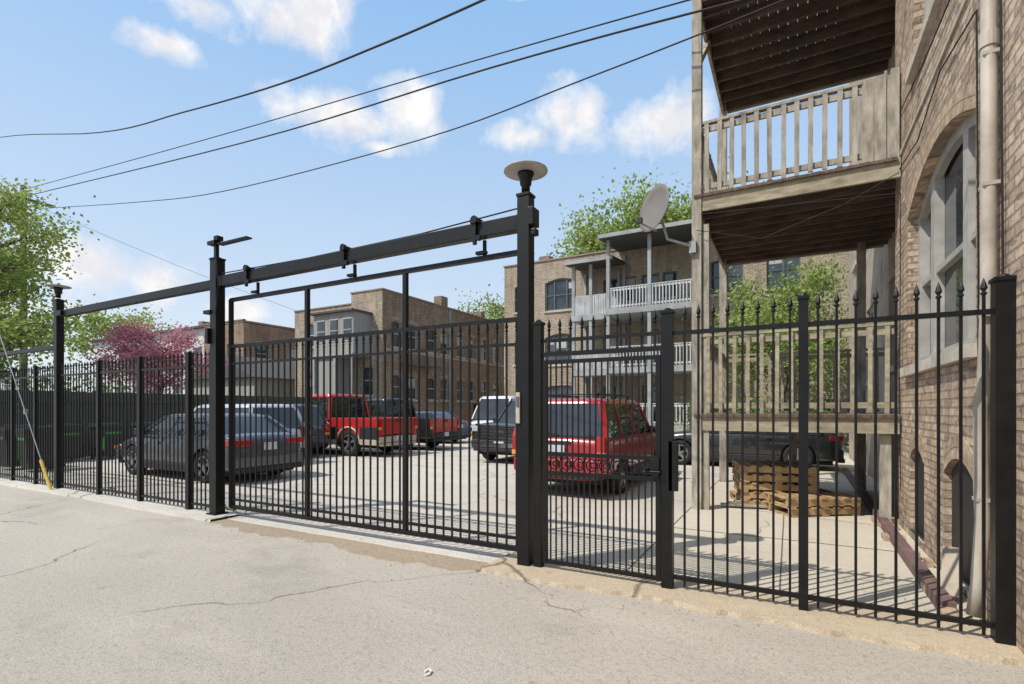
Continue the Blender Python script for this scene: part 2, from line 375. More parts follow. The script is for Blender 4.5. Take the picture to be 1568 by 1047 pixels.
# ------------------------------------------------------------------ walls
def wall(g, pn, mat, O, t, n, L, z0, z1, ops, depth=.16, fm='frame', arch='arch', sill='sill', ring=True, blinds=.35):
    O = Vector(O); t = Vector(t); n = Vector(n)
    P = lambda a, z, d=0: O+t*a+Vector((0,0,z))-n*d
    W = g.part(pn, mat); F = g.part('window_frames', fm); G = g.part('window_glass', 'glass'); S = g.part('sills', sill); A = g.part('arches', arch); Bl = g.part('window_blinds', 'blind')
    def ob(p, a0, a1, zz0, zz1, d0, d1):
        q = P(a0, zz0, d0); r = P(a1, zz1, d1)
        p.b(min(q.x,r.x),max(q.x,r.x),min(q.y,r.y),max(q.y,r.y),min(q.z,r.z),max(q.z,r.z))
    ac = sorted({0, L} | {o[0] for o in ops} | {o[1] for o in ops}); zc = sorted({z0, z1} | {o[2] for o in ops} | {o[3] for o in ops})
    for a, b in zip(ac[:-1], ac[1:]):
        for c, d in zip(zc[:-1], zc[1:]):
            m, k = (a+b)/2, (c+d)/2
            if any(o[0] < m < o[1] and o[2] < k < o[3] for o in ops): continue
            W.quad(P(a,c), P(b,c), P(b,d), P(a,d))
    for o in ops:
        a0, a1, c, d = o[:4]; rise = o[4] if len(o) > 4 else 0; mul = o[5] if len(o) > 5 else []; fw = o[6] if len(o) > 6 else .06
        mid, hw = (a0+a1)/2, (a1-a0)/2
        arc = [(a0+(a1-a0)*i/12, d-rise+rise*(1-((a0+(a1-a0)*i/12-mid)/hw)**2)) for i in range(13)] if rise else [(a0, d), (a1, d)]
        zs = d-rise
        W.quad(P(a0,c), P(a0,zs), P(a0,zs,depth), P(a0,c,depth)); W.quad(P(a1,c), P(a1,zs), P(a1,zs,depth), P(a1,c,depth))
        for (x, z), (x2, z2) in zip(arc[:-1], arc[1:]):
            W.quad(P(x,z), P(x2,z2), P(x2,z2,depth), P(x,z,depth))
            if rise: W.quad(P(x,z), P(x2,z2), P(x2,d), P(x,d))
            e = .2 if rise else .18
            if ring:
                for (za, zb) in ((0, e*.48), (e*.52, e)):
                    for q in range(3):
                        fa, fb = q/3+.03, (q+1)/3-.03
                        xa, xb = x+(x2-x)*fa, x+(x2-x)*fb; ya, yb = z+(z2-z)*fa, z+(z2-z)*fb
                        A.add([P(xa,ya+za,-.008),P(xb,yb+za,-.008),P(xb,yb+zb,-.008),P(xa,ya+zb,-.008),P(xa,ya+za,.01),P(xb,yb+za,.01),P(xb,yb+zb,.01),P(xa,ya+zb,.01)],
                              [(0,1,2,3),(3,2,6,7),(0,4,5,1),(0,3,7,4),(1,5,6,2)])
            q = P(x, z-fw/2, depth*.7); r = P(x2, z2-fw/2, depth*.7)
            if c > .4: F.beam(q, r, .07, fw)
        if c < .4:      # basement opening: black panel stands in for the shade inside, slightly recessed
            ob(g.part('basement_shade_panel', 'dark'), a0+.02, a1-.02, c, d-.005, .05, .09)
            continue
        ob(F, a0, a0+fw, c, zs, depth*.5, depth); ob(F, a1-fw, a1, c, zs, depth*.5, depth); ob(F, a0+fw, a1-fw, c, c+fw, depth*.5, depth)
        ob(G, a0+.01, a1-.01, c+.01, d-.01, depth*.98, depth*1.3)
        for (mx, mw) in mul: ob(F, mx-mw/2, mx+mw/2, c+fw, d-.03-rise*.25, depth*.52, depth*.97)
        edges = [a0]+[m[0] for m in mul]+[a1]
        zm = c+(zs-c)*.52+.04
        for e0, e1 in zip(edges[:-1], edges[1:]):
            ob(F, e0+.03, e1-.03, zm-.03, zm+.03, depth*.6, depth*.96)
            if R.random() < blinds and zs-c > 1.2: ob(Bl, e0+.06, e1-.06, zs-(zs-c)*R.choice((.25,.4,.48)), zs-.02, depth*.965, depth*.99)
        ob(S, a0-.08, a1+.08, c-.11, c-.002, -.07, depth*.9)
    return P, ob

WX = 1.25
g = Group('tan_brick_building')
ops = [(5.25, 7.95, 2.06, 4.22, .32, [(5.98, .16), (7.22, .16)], .11), (5.9, 7.6, 5.55, 7.6, .22, [(6.75, .12)], .09),
       (5.25, 6.2, .06, 1.12, .16), (7.05, 7.8, .08, 1.10, .14), (1.6, 3.4, 2.06, 4.2, .3, [(2.5, .12)], .09)]
wall(g, 'near_wall', 'brickR', (WX, 0, 0), (0,1,0), (-1,0,0), 8.85, -.05, 13, ops, .2, blinds=.0)
W = g.part('near_wall', 'brickR'); W.quad((WX,8.85,-.05),(1.6,8.85,-.05),(1.6,8.85,13),(WX,8.85,13))
W.quad((WX,0,-.05),(12,0,-.05),(12,0,13),(WX,0,13))
ops = [(.5, 1.4, 1.6, 3.8, .0), (2.0, 2.9, 2.3, 3.9, 0), (.5, 1.4, 5.0, 7.0, 0), (2.0, 2.9, 5.6, 7.1, 0), (5.0, 6.2, 2.2, 3.9, 0), (5.0, 6.2, 5.6, 7.2, 0), (8, 9, 2.2, 3.9, 0), (8, 9, 5.6, 7.2, 0)]
wall(g, 'rear_wall', 'stucco', (1.56, 8.85, 0), (0,1,0), (-1,0,0), 10.6, -.05, 13, ops, .15, ring=False)
W = g.part('rear_wall', 'stucco'); W.quad((1.56,19.45,-.05),(12,19.45,-.05),(12,19.45,13),(1.56,19.45,13))
g.part('roof', 'roof').b(WX, 12, 0, 19.4, 12.9, 12.95)
c = g.part('belt_course', 'sill'); c.b(WX-.02, WX-.002, 0, 8.84, 4.88, 4.93)
g.done()
g = Group('downspout'); p = g.part('pipe', 'pipe'); p.smooth = True; px = WX-.062
p.tube([(px,4.70,13),(px,4.70,3.4),(px,4.71,2.3),(px,4.78,1.75),(px,4.86,1.55),(px,4.86,1.0),(px,4.83,.75),(px-.03,4.8,.3),(px-.06,4.78,.08)], .045, 14)
b_ = g.part('brackets', 'pipe')
for z in (.9, 2.2, 3.1, 4.0, 5.2, 6.4): b_.c(px+.01, 4.71 if z > 2 else 4.86, z, .1, .11, .025)
b_.lathe((px,4.70,4.05),(0,0,1),[(.047,0),(.054,0),(.054,.1),(.047,.1)],14); b_.lathe((px,4.70,5.6),(0,0,1),[(.047,0),(.054,0),(.054,.1),(.047,.1)],14); g.done()
g = Group('wall_cables'); p = g.part('c', 'cable')
p.tube([(WX-.02,4.56,.6),(WX-.02,4.58,2.4),(WX-.03,4.6,5.0),(WX-.02,4.62,9)], .008, 5)
p.tube([(WX-.02,8.7,4.75),(WX-.03,7.2,4.55),(WX-.03,6.2,4.75),(WX-.02,5.15,4.6),(WX-.02,5.1,2.6),(WX-.02,5.12,.5)], .007, 5)
p.tube([(WX-.02,8.75,5.5),(WX-.03,7.0,5.25),(WX-.03,5.4,5.15),(WX-.02,4.75,5.5)], .007, 5)
p.tube([(WX-.02,8.3,.5),(WX-.03,8.3,2.0),(WX-.05,8.1,4.3),(-1.25,8.33,4.55)], .006, 5)
p.tube([(-1.3,8.3,4.3),(-.4,8.2,4.0),(.6,8.2,4.3),(1.2,8.2,4.6)], .006, 5)
g.done()
g = Group('timber_edging'); g.part('t', 'redt').beam((1.02, 4.95, .05), (1.12, 15, .05), .10, .10)
for i in range(14): g.part('rubble', 'arch').c(R.uniform(1.0,1.2), R.uniform(4.8,8.6), .03, R.uniform(.05,.16), R.uniform(.06,.2), R.uniform(.04,.1))
g.part('scrap_board', 'stucco').beam((1.1, 5.3, .05), (1.18, 5.6, .38), .12, .01); g.done()

# ------------------------------------------------------------------ near wooden porch
X0, X1, Y0, Y1 = -1.31, 1.24, 8.4, 11.8
g = Group('wooden_porch'); po = g.part('posts', 'wood'); jo = g.part('joists', 'woodd'); db = g.part('deck_boards', 'deckb')
fa = g.part('fascia', 'woody'); rl = g.part('railings', 'wood'); lo = g.part('lower_railings', 'woody')
po.c(X0, Y0-.0, 5.5, .14, .14, 11); po.c(X0+.13, Y0+.02, 2.2, .09, .09, 4.4)
po.c(X0, Y1, 5.5, .14, .14, 11); po.c(X1-.1, Y1, 2.5, .14, .14, 5); po.c(-.0, Y1, .6, .14, .14, 1.2)
for z in (4.60, 7.86, 1.22):
    t = .24; lim = X1-.002
    fa.b(X0+.08, lim, Y0-.05, Y0-.005, z, z+t+.02)
    fa.b(X0-.03, X0+.02, Y0+.08, Y1-.08, z+.003, z+t)
    fa.b(X0+.08, 1.5, Y1+.01, Y1+.05, z, z+t)
    n = 9
    for i in range(n+1):
        y = Y0+.03+(Y1-Y0-.06)*i/n; x2 = lim if y < 8.85 else 1.55
        jo.b(X0+.021, x2, y-.022, y+.022, z+.03, z+t-.03)
    k = 0; x = X0-.04
    while x < 1.5:
        ys = Y0-.09 if x+.13 < lim else 8.87
        db.b(x, min(x+.135, lim if ys < 8.8 else 1.555), ys, Y1+.05, z+t-.028, z+t+.012+.004*(k % 2))
        x += .142; k += 1
def rail(p, a, b, z, n, h=1.08, w=.07, jit=.008):
    a = Vector(a); b = Vector(b)
    p.beam((*a, z+h), (*b, z+h), .09, .04); p.beam((*a, z+h-.1), (*b, z+h-.1), .035, .08); p.beam((*a, z+.12), (*b, z+.12), .035, .08)
    nrm = Vector((b.y-a.y, a.x-b.x)).normalized()*.035
    for i in range(n):
        q = a.lerp(b, (i+.5)/n)+nrm+Vector((R.uniform(-jit,jit), 0))
        p.beam((q.x, q.y, z+.02+R.uniform(-.02,.01)), (q.x+R.uniform(-jit,jit), q.y, z+h-.03), w, .03)
rail(rl, (X0+.07, Y0), (X1-.42, Y0), 4.86, 12, 1.1, .062); rail(rl, (X0, Y0+.1), (X0, Y1-.1), 4.86, 16, 1.1, .062)
for i in range(3): rl.c(X1-.36+.14*i, Y0-.02, 5.42, .125, .03, 1.12)
po.c(X1-.06, Y0, 5.45, .09, .09, 1.2)
rail(rl, (X0+.1, Y1), (1.5, Y1), 4.86, 16, 1.1, .062)
rail(lo, (X0+.07, Y0), (X1-.05, Y0), 1.48, 13, 1.2, .05); rail(lo, (X0+.1, Y1), (1.5, Y1), 1.48, 12, 1.2, .05); rail(lo, (X0, Y0+.1), (X0, Y1-.1), 1.48, 12, 1.2, .05)
po.beam((X0, Y0+.1, 7.0), (X0+.02, Y0+1.0, 7.86), .09, .09)
po.beam((X0, Y0+.1, 3.8), (X0+.02, Y0+.9, 4.6), .09, .09)
po.c(X1-.15, Y0+.1, .6, .12, .12, 1.2)
g.done()
g = Group('satellite_dish'); d = g.part('reflector', 'dish'); d.smooth = True
o = Vector((-1.89, 8.2, 4.70)); ax = Vector((-.62, -.75, .14)).normalized()
d.lathe(o, ax, [(.001,0),(.1,.004),(.2,.017),(.3,.04),(.365,.062),(.37,.055),(.3,.03),(.2,.006),(.001,-.012)], 36)
a = g.part('arm', 'galv'); a.tube([(-1.31, 8.35, 4.05), (-1.75, 8.35, 4.25), o-ax*.04], .022, 8)
a.tube([o+Vector((0,0,-.34)), o+ax*.32+Vector((0,0,-.3))], .014, 6); a.c(-1.36, 8.35, 4.05, .1, .16, .18)
l = g.part('feed_horn', 'dark'); q = o+ax*.32+Vector((0,0,-.27)); l.c(q.x, q.y, q.z, .08, .08, .08)
l.lathe(o-ax*.05, ax, [(.001,0),(.07,0),(.07,.03)], 12); g.done()
def pallet(p, z):
    ang = R.uniform(-.05, .05); ca_, sa_ = math.cos(ang), math.sin(ang); dx = R.uniform(-.04, .04)
    def tb(cx, cy, cz, sx, sy, sz):
        k = len(p.v); p.c(cx, cy, cz, sx, sy, sz)
        for i in range(k, len(p.v)):
            x, y, zz = p.v[i]; p.v[i] = (x*ca_-y*sa_+dx, x*sa_+y*ca_, zz)
    for y in (-.46, 0, .46): tb(0, y, z+.067, 1.1, .045, .088)
    for i in range(7): tb(-.5+i*.1666, R.uniform(-.01,.01), z+.121, .085, 1.0, .02)
    for x in (-.47, 0, .47): tb(x, 0, z+.012, .1, 1.0, .02)
g = Group('wooden_pallet_stack'); p = g.part('boards', 'pallet')
for i in range(5): pallet(p, .134*i)
g.done((-.28, 9.4, 0), rad(14))
g = Group('wooden_pallet_stack'); p = g.part('boards', 'pallet'); pallet(p, 0); pallet(p, .134); g.done((.12, 9.05, 0), rad(34))
g = Group('scrap_lumber'); p = g.part('boards', 'wood')
for i in range(5): p.beam((-1.0+.1*i, 8.7+.05*i, .05+.02*i), (.2+.15*i, 9.0+.3*i, .03+.02*i), .1, .03)
g.done()

# ------------------------------------------------------------------ background buildings
g = Group('brown_brick_building')
ops = []
for a in (.7, 2.1, 3.9, 5.2, 7.0, 8.3, 10.0, 11.6): ops += [(a, a+.85, 5.0, 6.5, .14)]
for a in (.7, 2.1, 3.9, 5.2, 7.0, 8.3, 10.0, 11.6): ops += [(a, a+.85, 2.1, 3.5, .14)]
wall(g, 'east_wall', 'brickM', (-19.4, 20.9, 0), (0,1,0), (1,0,0), 13.3, 0, 8.0, ops, .15)
wall(g, 'south_wall', 'brickB', (-21.7, 20.9, 0), (1,0,0), (0,-1,0), 2.3, 0, 8.0, [(.7,1.6,2.3,3.9,.1)], .15)
wall(g, 'south_wall_low', 'brickB', (-26.4, 20.9, 0), (1,0,0), (0,-1,0), 4.7, 0, 7.4, [(.9,1.7,5.2,6.6,.12),(2.1,2.9,5.2,6.6,.12),(.9,1.7,2.2,3.6,.12)], .15)
r_ = g.part('roof', 'roof'); r_.b(-26.4, -21.7, 20.95, 34, 7.2, 7.25); r_.b(-21.7, -19.45, 20.95, 34.2, 7.6, 7.65)
c = g.part('coping', 'coping'); c.b(-21.75, -19.35, 20.85, 21.1, 8.0, 8.07); c.b(-19.6, -19.35, 21.1, 34.2, 8.0, 8.07); c.b(-26.45, -21.75, 20.85, 21.1, 7.4, 7.47)
s_ = g.part('enclosed_porch', 'graysid'); s_.b(-23.2, -20.2, 19.6, 20.89, 4.4, 6.7); s_.b(-23.2,-21.6,19.6,20.89,0,4.4)
q_ = g.part('porch_posts', 'grayw')
for x in (-23.1, -21.5, -20.3): q_.b(x-.07, x+.07, 19.5, 19.59, 0, 4.4)
q_.b(-23.2, -20.2, 19.5, 19.59, 4.3, 4.5); r_.b(-23.35, -20.1, 19.4, 20.89, 6.7, 6.8)
pg = g.part('porch_glass', 'glass'); pf = g.part('porch_window_frames', 'frame')
for x in (-22.9, -21.9, -20.9): pg.b(x, x+.55, 19.575, 19.598, 5.2, 6.3); pf.b(x-.05, x+.6, 19.58, 19.597, 5.12, 5.19); pf.b(x-.05, x+.6, 19.58, 19.597, 6.31, 6.38); pf.b(x-.02, x+.57, 19.56, 19.574, 5.72, 5.77)
W = g.part('east_wall', 'brickM'); W.quad((-19.4,34.2,0),(-26.4,34.2,0),(-26.4,34.2,7.3),(-19.4,34.2,7.3)); W.b(-26.4,-26.38,20.9,34.2,0,7.35)
W.b(-20.6, -20.0, 27, 27.7, 7.6, 8.9); W.b(-20.3, -19.8, 31.5, 32, 7.6, 8.6)
g.part('vents', 'galv').c(-24.6, 24, 7.6, .3, .3, .7); g.part('awning', 'framed').b(-19.38, -18.6, 22.3, 25.0, 4.0, 4.1)
g.part('downspouts', 'grayw').b(-19.38, -19.3, 26.95, 27.05, 0, 7.9); g.part('stone_band', 'sill').b(-19.39, -19.37, 21, 34.1, 4.75, 4.87)
g.part('fixtures', 'dark').b(-19.38, -19.1, 29.9, 30.4, 1.2, 1.9)
g.done()

g = Group('beige_brick_building')
def bay(a, w=1.9): return [(a, a+w, 7.2, 9.0, .2, [(a+w*.3,.08),(a+w*.7,.08)], .09), (a, a+w, 4.1, 5.85, .2, [(a+w*.3,.08),(a+w*.7,.08)], .09), (a, a+w, 1.3, 2.9, .1, [(a+w*.5,.08)], .09)]
ops = bay(2.7)+[(.7,1.5,7.3,8.9,.15),(.7,1.5,4.2,5.7,.15)]
for a in (6.2, 8.3): ops += [(a, a+.9, 6.5, 8.6, 0), (a+1.1, a+1.8, 7.3, 8.6, 0), (a, a+.9, 3.6, 5.7, 0), (a, a+.9, .8, 2.8, 0)]
ops += [(11.7,13.2,7.2,8.9,.12,[(12.45,.1)]), (11.7,13.2,4.2,5.8,.12,[(12.45,.1)]), (14.2,15.6,7.2,8.9,.12,[(14.9,.1)]), (14.2,15.6,4.2,5.8,.12,[(14.9,.1)])]
wall(g, 'south_wall', 'brickB', (-15.3, 27, 0), (1,0,0), (0,-1,0), 17.8, 0, 10.1, ops, .15, fm='framed', ring=False)
W = g.part('south_wall', 'brickB'); W.quad((-15.3,27,0),(-15.3,37,0),(-15.3,37,10.1),(-15.3,27,10.1)); W.quad((2.5,27,0),(2.5,37,0),(2.5,37,10.1),(2.5,27,10.1))
W.quad((-15.3,37,0),(2.5,37,0),(2.5,37,10.1),(-15.3,37,10.1))
g.part('roof', 'roof').b(-15.3, 2.5, 27.01, 37, 9.7, 9.75); g.part('coping', 'coping').b(-15.35, 2.55, 26.94, 27.2, 10.1, 10.18)
g.part('vents', 'galv').c(-9, 30, 10.4, .4, .4, 1.0)
g.part('chimney', 'brickM').b(-14.4, -13.7, 30, 30.7, 10, 11.4)
g.done()
def rearporch(name, xa, xb, ya, yb, zr, decks, mp='grayw', roofd=.25):
    g = Group(name); p = g.part('posts', mp); d = g.part('decks', 'grayw'); r = g.part('railings', 'whitew'); ro = g.part('roof', 'roof')
    xm = (xa+xb)/2
    for x in (xa, xm, xb): p.b(x-.08, x+.08, ya-.08, ya+.08, 0, zr)
    for x in (xa, xb): p.b(x-.07, x+.07, yb-.14, yb, 0, zr)
    for z in decks:
        d.b(xa-.1, xb+.1, ya-.12, yb, z-.28, z)
        for a, b, n in (((xa+.08, ya), (xm-.08, ya), 12), ((xm+.08, ya), (xb-.08, ya), 12), ((xa, ya+.1), (xa, yb-.1), 14)):
            rail(r, a, b, z, n, 1.0, .045)
    ro.add([(xa-.35,ya-.5,zr),(xb+.35,ya-.5,zr),(xb+.35,yb,zr+roofd),(xa-.35,yb,zr+roofd),(xa-.35,ya-.5,zr+.16),(xb+.35,ya-.5,zr+.16),(xb+.35,yb,zr+roofd+.16),(xa-.35,yb,zr+roofd+.16)],
           [(0,1,2,3),(4,5,6,7),(0,1,5,4),(1,2,6,5),(2,3,7,6),(3,0,4,7)])
    p.b(xa-.35, xb+.35, ya-.54, ya-.503, zr, zr+.18)
    return g
rearporch('grey_rear_porch', -7.9, -3.9, 24.2, 26.98, 9.75, (6.4, 3.55, .8)).done()
rearporch('grey_rear_porch', -10.1, -8.2, 25.2, 26.98, 9.0, (6.4, 3.55, .8)).done()

g = Group('pale_sided_house')
ops = []
for a in (2, 5, 9, 12, 15, 18): ops.append((a, a+1.3, 5.2, 6.9, 0)); ops.append((a, a+1.3, 2.0, 3.7, 0))
wall(g, 'south_wall', 'siding', (-64, 26, 0), (1,0,0), (0,-1,0), 20.3, 0, 8.5, ops, .12, ring=False)
wall(g, 'east_wall', 'graysid', (-43.7, 26, 0), (0,1,0), (1,0,0), 10, 0, 8.5, [(1.5,2.6,5.2,6.9,0),(4.5,5.6,5.2,6.9,0)], .12, ring=False)
r_ = g.part('roof', 'roof'); r_.b(-64.3, -43.4, 25.6, 36, 8.5, 8.68)
b_ = g.part('bay_dormer', 'siding'); b_.b(-56.5, -52.5, 24.8, 25.99, 4.4, 8.2); r_.b(-56.7,-52.3,24.6,25.99,8.2,8.3); g.part('bay_glass','glass').b(-56.1,-52.9,24.77,24.799,5.4,7.2)
g.part('roof_stack', 'brickO').b(-50.5, -49.8, 29, 29.7, 8.6, 10); g.done()
g = Group('orange_brick_building')
wall(g, 'east_wall', 'brickO', (-36, 24, 0), (0,1,0), (1,0,0), 12, 0, 8.2, [(1,2,5,6.6,.1),(4,5,5,6.6,.1),(7,8,5,6.6,.1)], .14)
wall(g, 'south_wall', 'brickM', (-41, 24, 0), (1,0,0), (0,-1,0), 5, 0, 8.2, [(.8,1.8,5,6.6,.1),(3,4,5,6.6,.1)], .14)
g.part('roof', 'roof').b(-41, -36, 24, 36, 8.0, 8.05); g.part('coping', 'coping').b(-41.05,-35.95,23.95,24.15,8.2,8.28)
g.part('vents','galv').c(-36.8,32,8.6,.3,.3,1.2); g.done()
g = Group('grey_garage'); p = g.part('walls', 'graysid'); p.b(-34, -27.5, 19, 25, 0, 3.4); q_ = g.part('roof', 'roof')
q_.add([(-34.3,18.7,3.4),(-27.2,18.7,3.4),(-27.2,25.3,3.4),(-34.3,25.3,3.4),(-30.7,18.7,4.9),(-30.7,25.3,4.9)],[(0,1,4),(2,3,5),(0,4,5,3),(1,2,5,4)])
g.part('door','siding').b(-32.5,-29,18.96,18.999,0,2.3); g.done()

def boards(name, a, b, h, mat):
    g = Group(name); p = g.part('boards', mat); a = Vector(a); b = Vector(b); L = (b-a).length; n = int(L/.15)
    d = (b-a).normalized()
    for i in range(n):
        q = a+d*(i*.15); r = a+d*(i*.15+.14); p.beam((*q, h/2), (*r, h/2), .025, h+R.uniform(-.03,.03))
    q = g.part('rails', mat); nn = Vector((d.y, -d.x))*.04
    for z in (.4, h-.3): q.beam((*(a+nn), z), (*(b+nn), z), .05, .09)
    for i in range(int(L/2.4)+1):
        s = a+d*2.4*i+nn; q.c(s.x, s.y, h/2, .09, .09, h)
    g.done()
boards('board_fence', (-19.9, 4.6), (-19.9, 20.8), 2.1, 'fencew')
boards('board_fence', (-19.2, 34.3), (-15.4, 34.3), 2.0, 'fencew')
boards('board_fence', (-3.6, 21.5), (1.5, 21.5), 1.9, 'fencew')
def bin_(x, y, rz, col='bin'):
    g = Group('rubbish_bin'); p = g.part('body', col)
    p.add([(-.24,-.27,.08),(.24,-.27,.08),(.24,.27,.08),(-.24,.27,.08),(-.31,-.36,1.0),(.31,-.36,1.0),(.31,.36,1.0),(-.31,.36,1.0)],
          [(3,2,1,0),(4,5,6,7),(0,1,5,4),(1,2,6,5),(2,3,7,6),(3,0,4,7)])
    l = g.part('lid', col); l.add([(-.34,-.38,1.0),(.34,-.38,1.0),(.34,.42,1.0),(-.34,.42,1.0),(-.3,-.34,1.08),(.3,-.34,1.08),(.3,.38,1.12),(-.3,.38,1.12)],
          [(3,2,1,0),(4,5,6,7),(0,1,5,4),(1,2,6,5),(2,3,7,6),(3,0,4,7)])
    w = g.part('wheels', 'tire')
    for sx in (-.28, .24): w.lathe((sx,.3,.12),(1,0,0),[(.001,0),(.12,0),(.12,.05),(.001,.05)],14)
    b = g.part('stripe', 'bing'); b.b(-.2,.2,-.345,-.30,.78,.86); b.b(-.27,-.22,-.33,-.30,.3,.9); g.part('handle', col).tube([(-.25,.44,1.0),(.25,.44,1.0)],.018,8)
    g.done((x, y, 0), rz)
for i, (x, y) in enumerate(((-18.9,6.0),(-18.9,7.0),(-18.8,8.0),(-18.9,9.2),(-16.6,5.6),(-17.6,5.5))): bin_(x, y, rad(90+R.uniform(-8,8)) if i < 4 else rad(R.uniform(-8,8)))

# ------------------------------------------------------------------ trees
def leaves(p, c, n, sp, size, rg):
    for _ in range(n):
        d = Vector((rg.gauss(0,1), rg.gauss(0,1), rg.gauss(0,.8)))*sp+c
        a = Vector((rg.uniform(-1,1), rg.uniform(-1,1), rg.uniform(-1,1))).normalized()
        b = a.orthogonal().normalized(); s = size*rg.uniform(.6,1.3)
        k = len(p.v); u = a*s*.5; v = b*s*.33
        p.v += [tuple(d-u), tuple(d+v), tuple(d+u), tuple(d-v)]; p.f.append((k,k+1,k+2,k+3))
def tree(name, base, H, cr, cz, nl, ls, mats=('leaf1','leaf2'), seed=1, nlimb=12, tr=.16, sp=.34):
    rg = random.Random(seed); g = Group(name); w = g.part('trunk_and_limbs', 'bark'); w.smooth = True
    A = g.part('foliage_light', mats[0]); B = g.part('foliage_darker', mats[1]); base = Vector(base)  # two leaf tones, picked at random per clump
    pts = [base+Vector((rg.uniform(-.1,.1)*i*.5, rg.uniform(-.1,.1)*i*.5, H*.9*i/7)) for i in range(8)]
    w.tube(pts, [tr*(1-.85*i/7) for i in range(8)], 8)
    tips = []
    for i in range(nlimb):
        f = cz/H+(.88-cz/H)*(i/nlimb); k = f/.9*7; j = min(6, int(k)); st = pts[j].lerp(pts[j+1], k-j)
        az = i*2.4+rg.uniform(-.4,.4); t = (i/nlimb); ln = cr*(1.05-.55*t)*rg.uniform(.75,1.1)
        e = st+Vector((math.cos(az)*ln, math.sin(az)*ln, ln*rg.uniform(.25,.8)))
        m = st.lerp(e, .5)+Vector((0,0,ln*.08)); w.tube([st, m, e], [tr*.4, tr*.24, tr*.06], 5); tips.append(e)
        for q in range(5):
            s2 = st.lerp(e, rg.uniform(.3,.95)); l2 = cr*rg.uniform(.25,.5); az2 = az+rg.uniform(-1.5,1.5)
            e2 = s2+Vector((math.cos(az2)*l2, math.sin(az2)*l2, l2*rg.uniform(-.2,.9))); w.tube([s2, e2], [tr*.12, tr*.03], 4); tips += [e2, s2.lerp(e2,.55)]
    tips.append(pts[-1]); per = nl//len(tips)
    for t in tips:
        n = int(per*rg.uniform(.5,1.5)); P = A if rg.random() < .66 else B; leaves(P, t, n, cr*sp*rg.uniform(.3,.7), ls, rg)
    g.done()
tree('maple_tree', (-24.0, 6.75, 0), 9.9, 2.1, 2.8, 11500, .13, ('leafy','leaf1'), 3, 16, .2)
tree('maple_tree', (-27.5, 7.2, 0), 8.6, 2.5, 2.0, 7500, .16, ('leaf1','leaf2'), 13, 13, .2)
tree('redbud_tree', (-22.3, 11.3, 0), 4.9, 1.7, 2.0, 9000, .10, ('pink1','pink2'), 5, 13, .1)
tree('young_green_tree', (-.35, 23.4, 0), 7.0, 2.5, 2.2, 12000, .15, ('leafy','leaf1'), 9, 14, .14)
tree('tall_ash_tree', (-11.3, 40.0, 0), 17.0, 5.0, 10.5, 12000, .30, ('leafy','leaf1'), 21, 16, .3)
tree('tall_ash_tree', (-5.6, 41.0, 0), 17.4, 4.8, 10.0, 10000, .30, ('leafy','leaf1'), 22, 15, .3)
tree('tall_ash_tree', (-22.5, 42.0, 0), 13.0, 3.2, 8.0, 2600, .26, ('leafy','leaf1'), 25, 12, .25)
tree('tall_ash_tree', (-28.5, 44.0, 0), 12.0, 3.2, 8.0, 2000, .26, ('leafy','leaf1'), 26, 12, .25)
tree('tall_ash_tree', (-76, 33.0, 0), 13.5, 5, 7.0, 4000, .4, ('leafy','leaf1'), 27, 12, .3)
g = Group('distant_tree_line'); A = g.part('foliage', 'leaf1'); B = g.part('foliage_darker', 'leaf2'); rg = random.Random(4)  # clumps mix two leaf tones
for i in range(90):
    t = i/90; c = Vector((-120+170*t, 62+rg.uniform(-4,4), rg.uniform(2,6))); leaves(A if i % 3 else B, c, 60, 1.8, .8, rg)
for i in range(16):
    c = Vector((-34+rg.uniform(-8,6), 9+rg.uniform(-4,5), rg.uniform(.5,3))); leaves(A if i % 2 else B, c, 200, .9, .2, rg)
g.done()
g = Group('weeds'); A = g.part('blades', 'leaf2'); rg = random.Random(6)
for i in range(16):
    x = rg.choice([rg.uniform(-8.3,-7.0), rg.uniform(-15,-9), rg.uniform(1.0,1.2)]); y = rg.uniform(4.7,4.95)
    leaves(A, Vector((x, y, .04)), 9, .03, .05, rg)
g.done()
g = Group('ivy_bank'); A = g.part('leaves', 'leaf1'); B = g.part('leaves_darker', 'leaf2')  # clumps alternate between two leaf tones
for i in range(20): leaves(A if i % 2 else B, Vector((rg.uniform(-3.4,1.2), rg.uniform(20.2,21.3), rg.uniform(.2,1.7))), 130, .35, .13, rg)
g.done()

# ------------------------------------------------------------------ pole and cables
g = Group('utility_pole'); p = g.part('pole', 'pole'); p.tube([(-31.6,10.1,0),(-31.6,10.1,12.0)], [.17,.12], 10); p.c(-31.6,10.1,11.4,.12,2.2,.12)
g.done()
def smoothpts(pts, k=6):
    P = [Vector(p) for p in pts]; P = [2*P[0]-P[1]]+P+[2*P[-1]-P[-2]]; out = []
    for i in range(1, len(P)-2):
        for j in range(k):
            t = j/k; a, b, c, d = P[i-1:i+3]
            out.append(.5*((2*b)+(c-a)*t+(2*a-5*b+4*c-d)*t*t+(3*b-3*c+d-a)*t**3))
    out.append(P[-2]); return out
def cable(pts, r):
    g = Group('overhead_cable'); p = g.part('c', 'cable'); p.smooth = True; p.tube(smoothpts(pts), r, 6); g.done()
cable([(-60,13.5,22),(-29.8,8.76,13.19),(-16.6,6.86,9.08),(-11.15,6.09,7.73),(-7.32,5.53,6.85),(-4.74,5.17,6.41),(-3.06,4.92,6.16),(-1.75,4.74,6.01),(1.25,4.3,5.95)], .014)
cable([(-31.7,10,11.75),(-15.6,8.9,9.50),(-5.73,8.24,8.22),(-1.31,7.95,7.62),(-.11,7.86,7.42),(1.25,7.8,7.2)], .012)
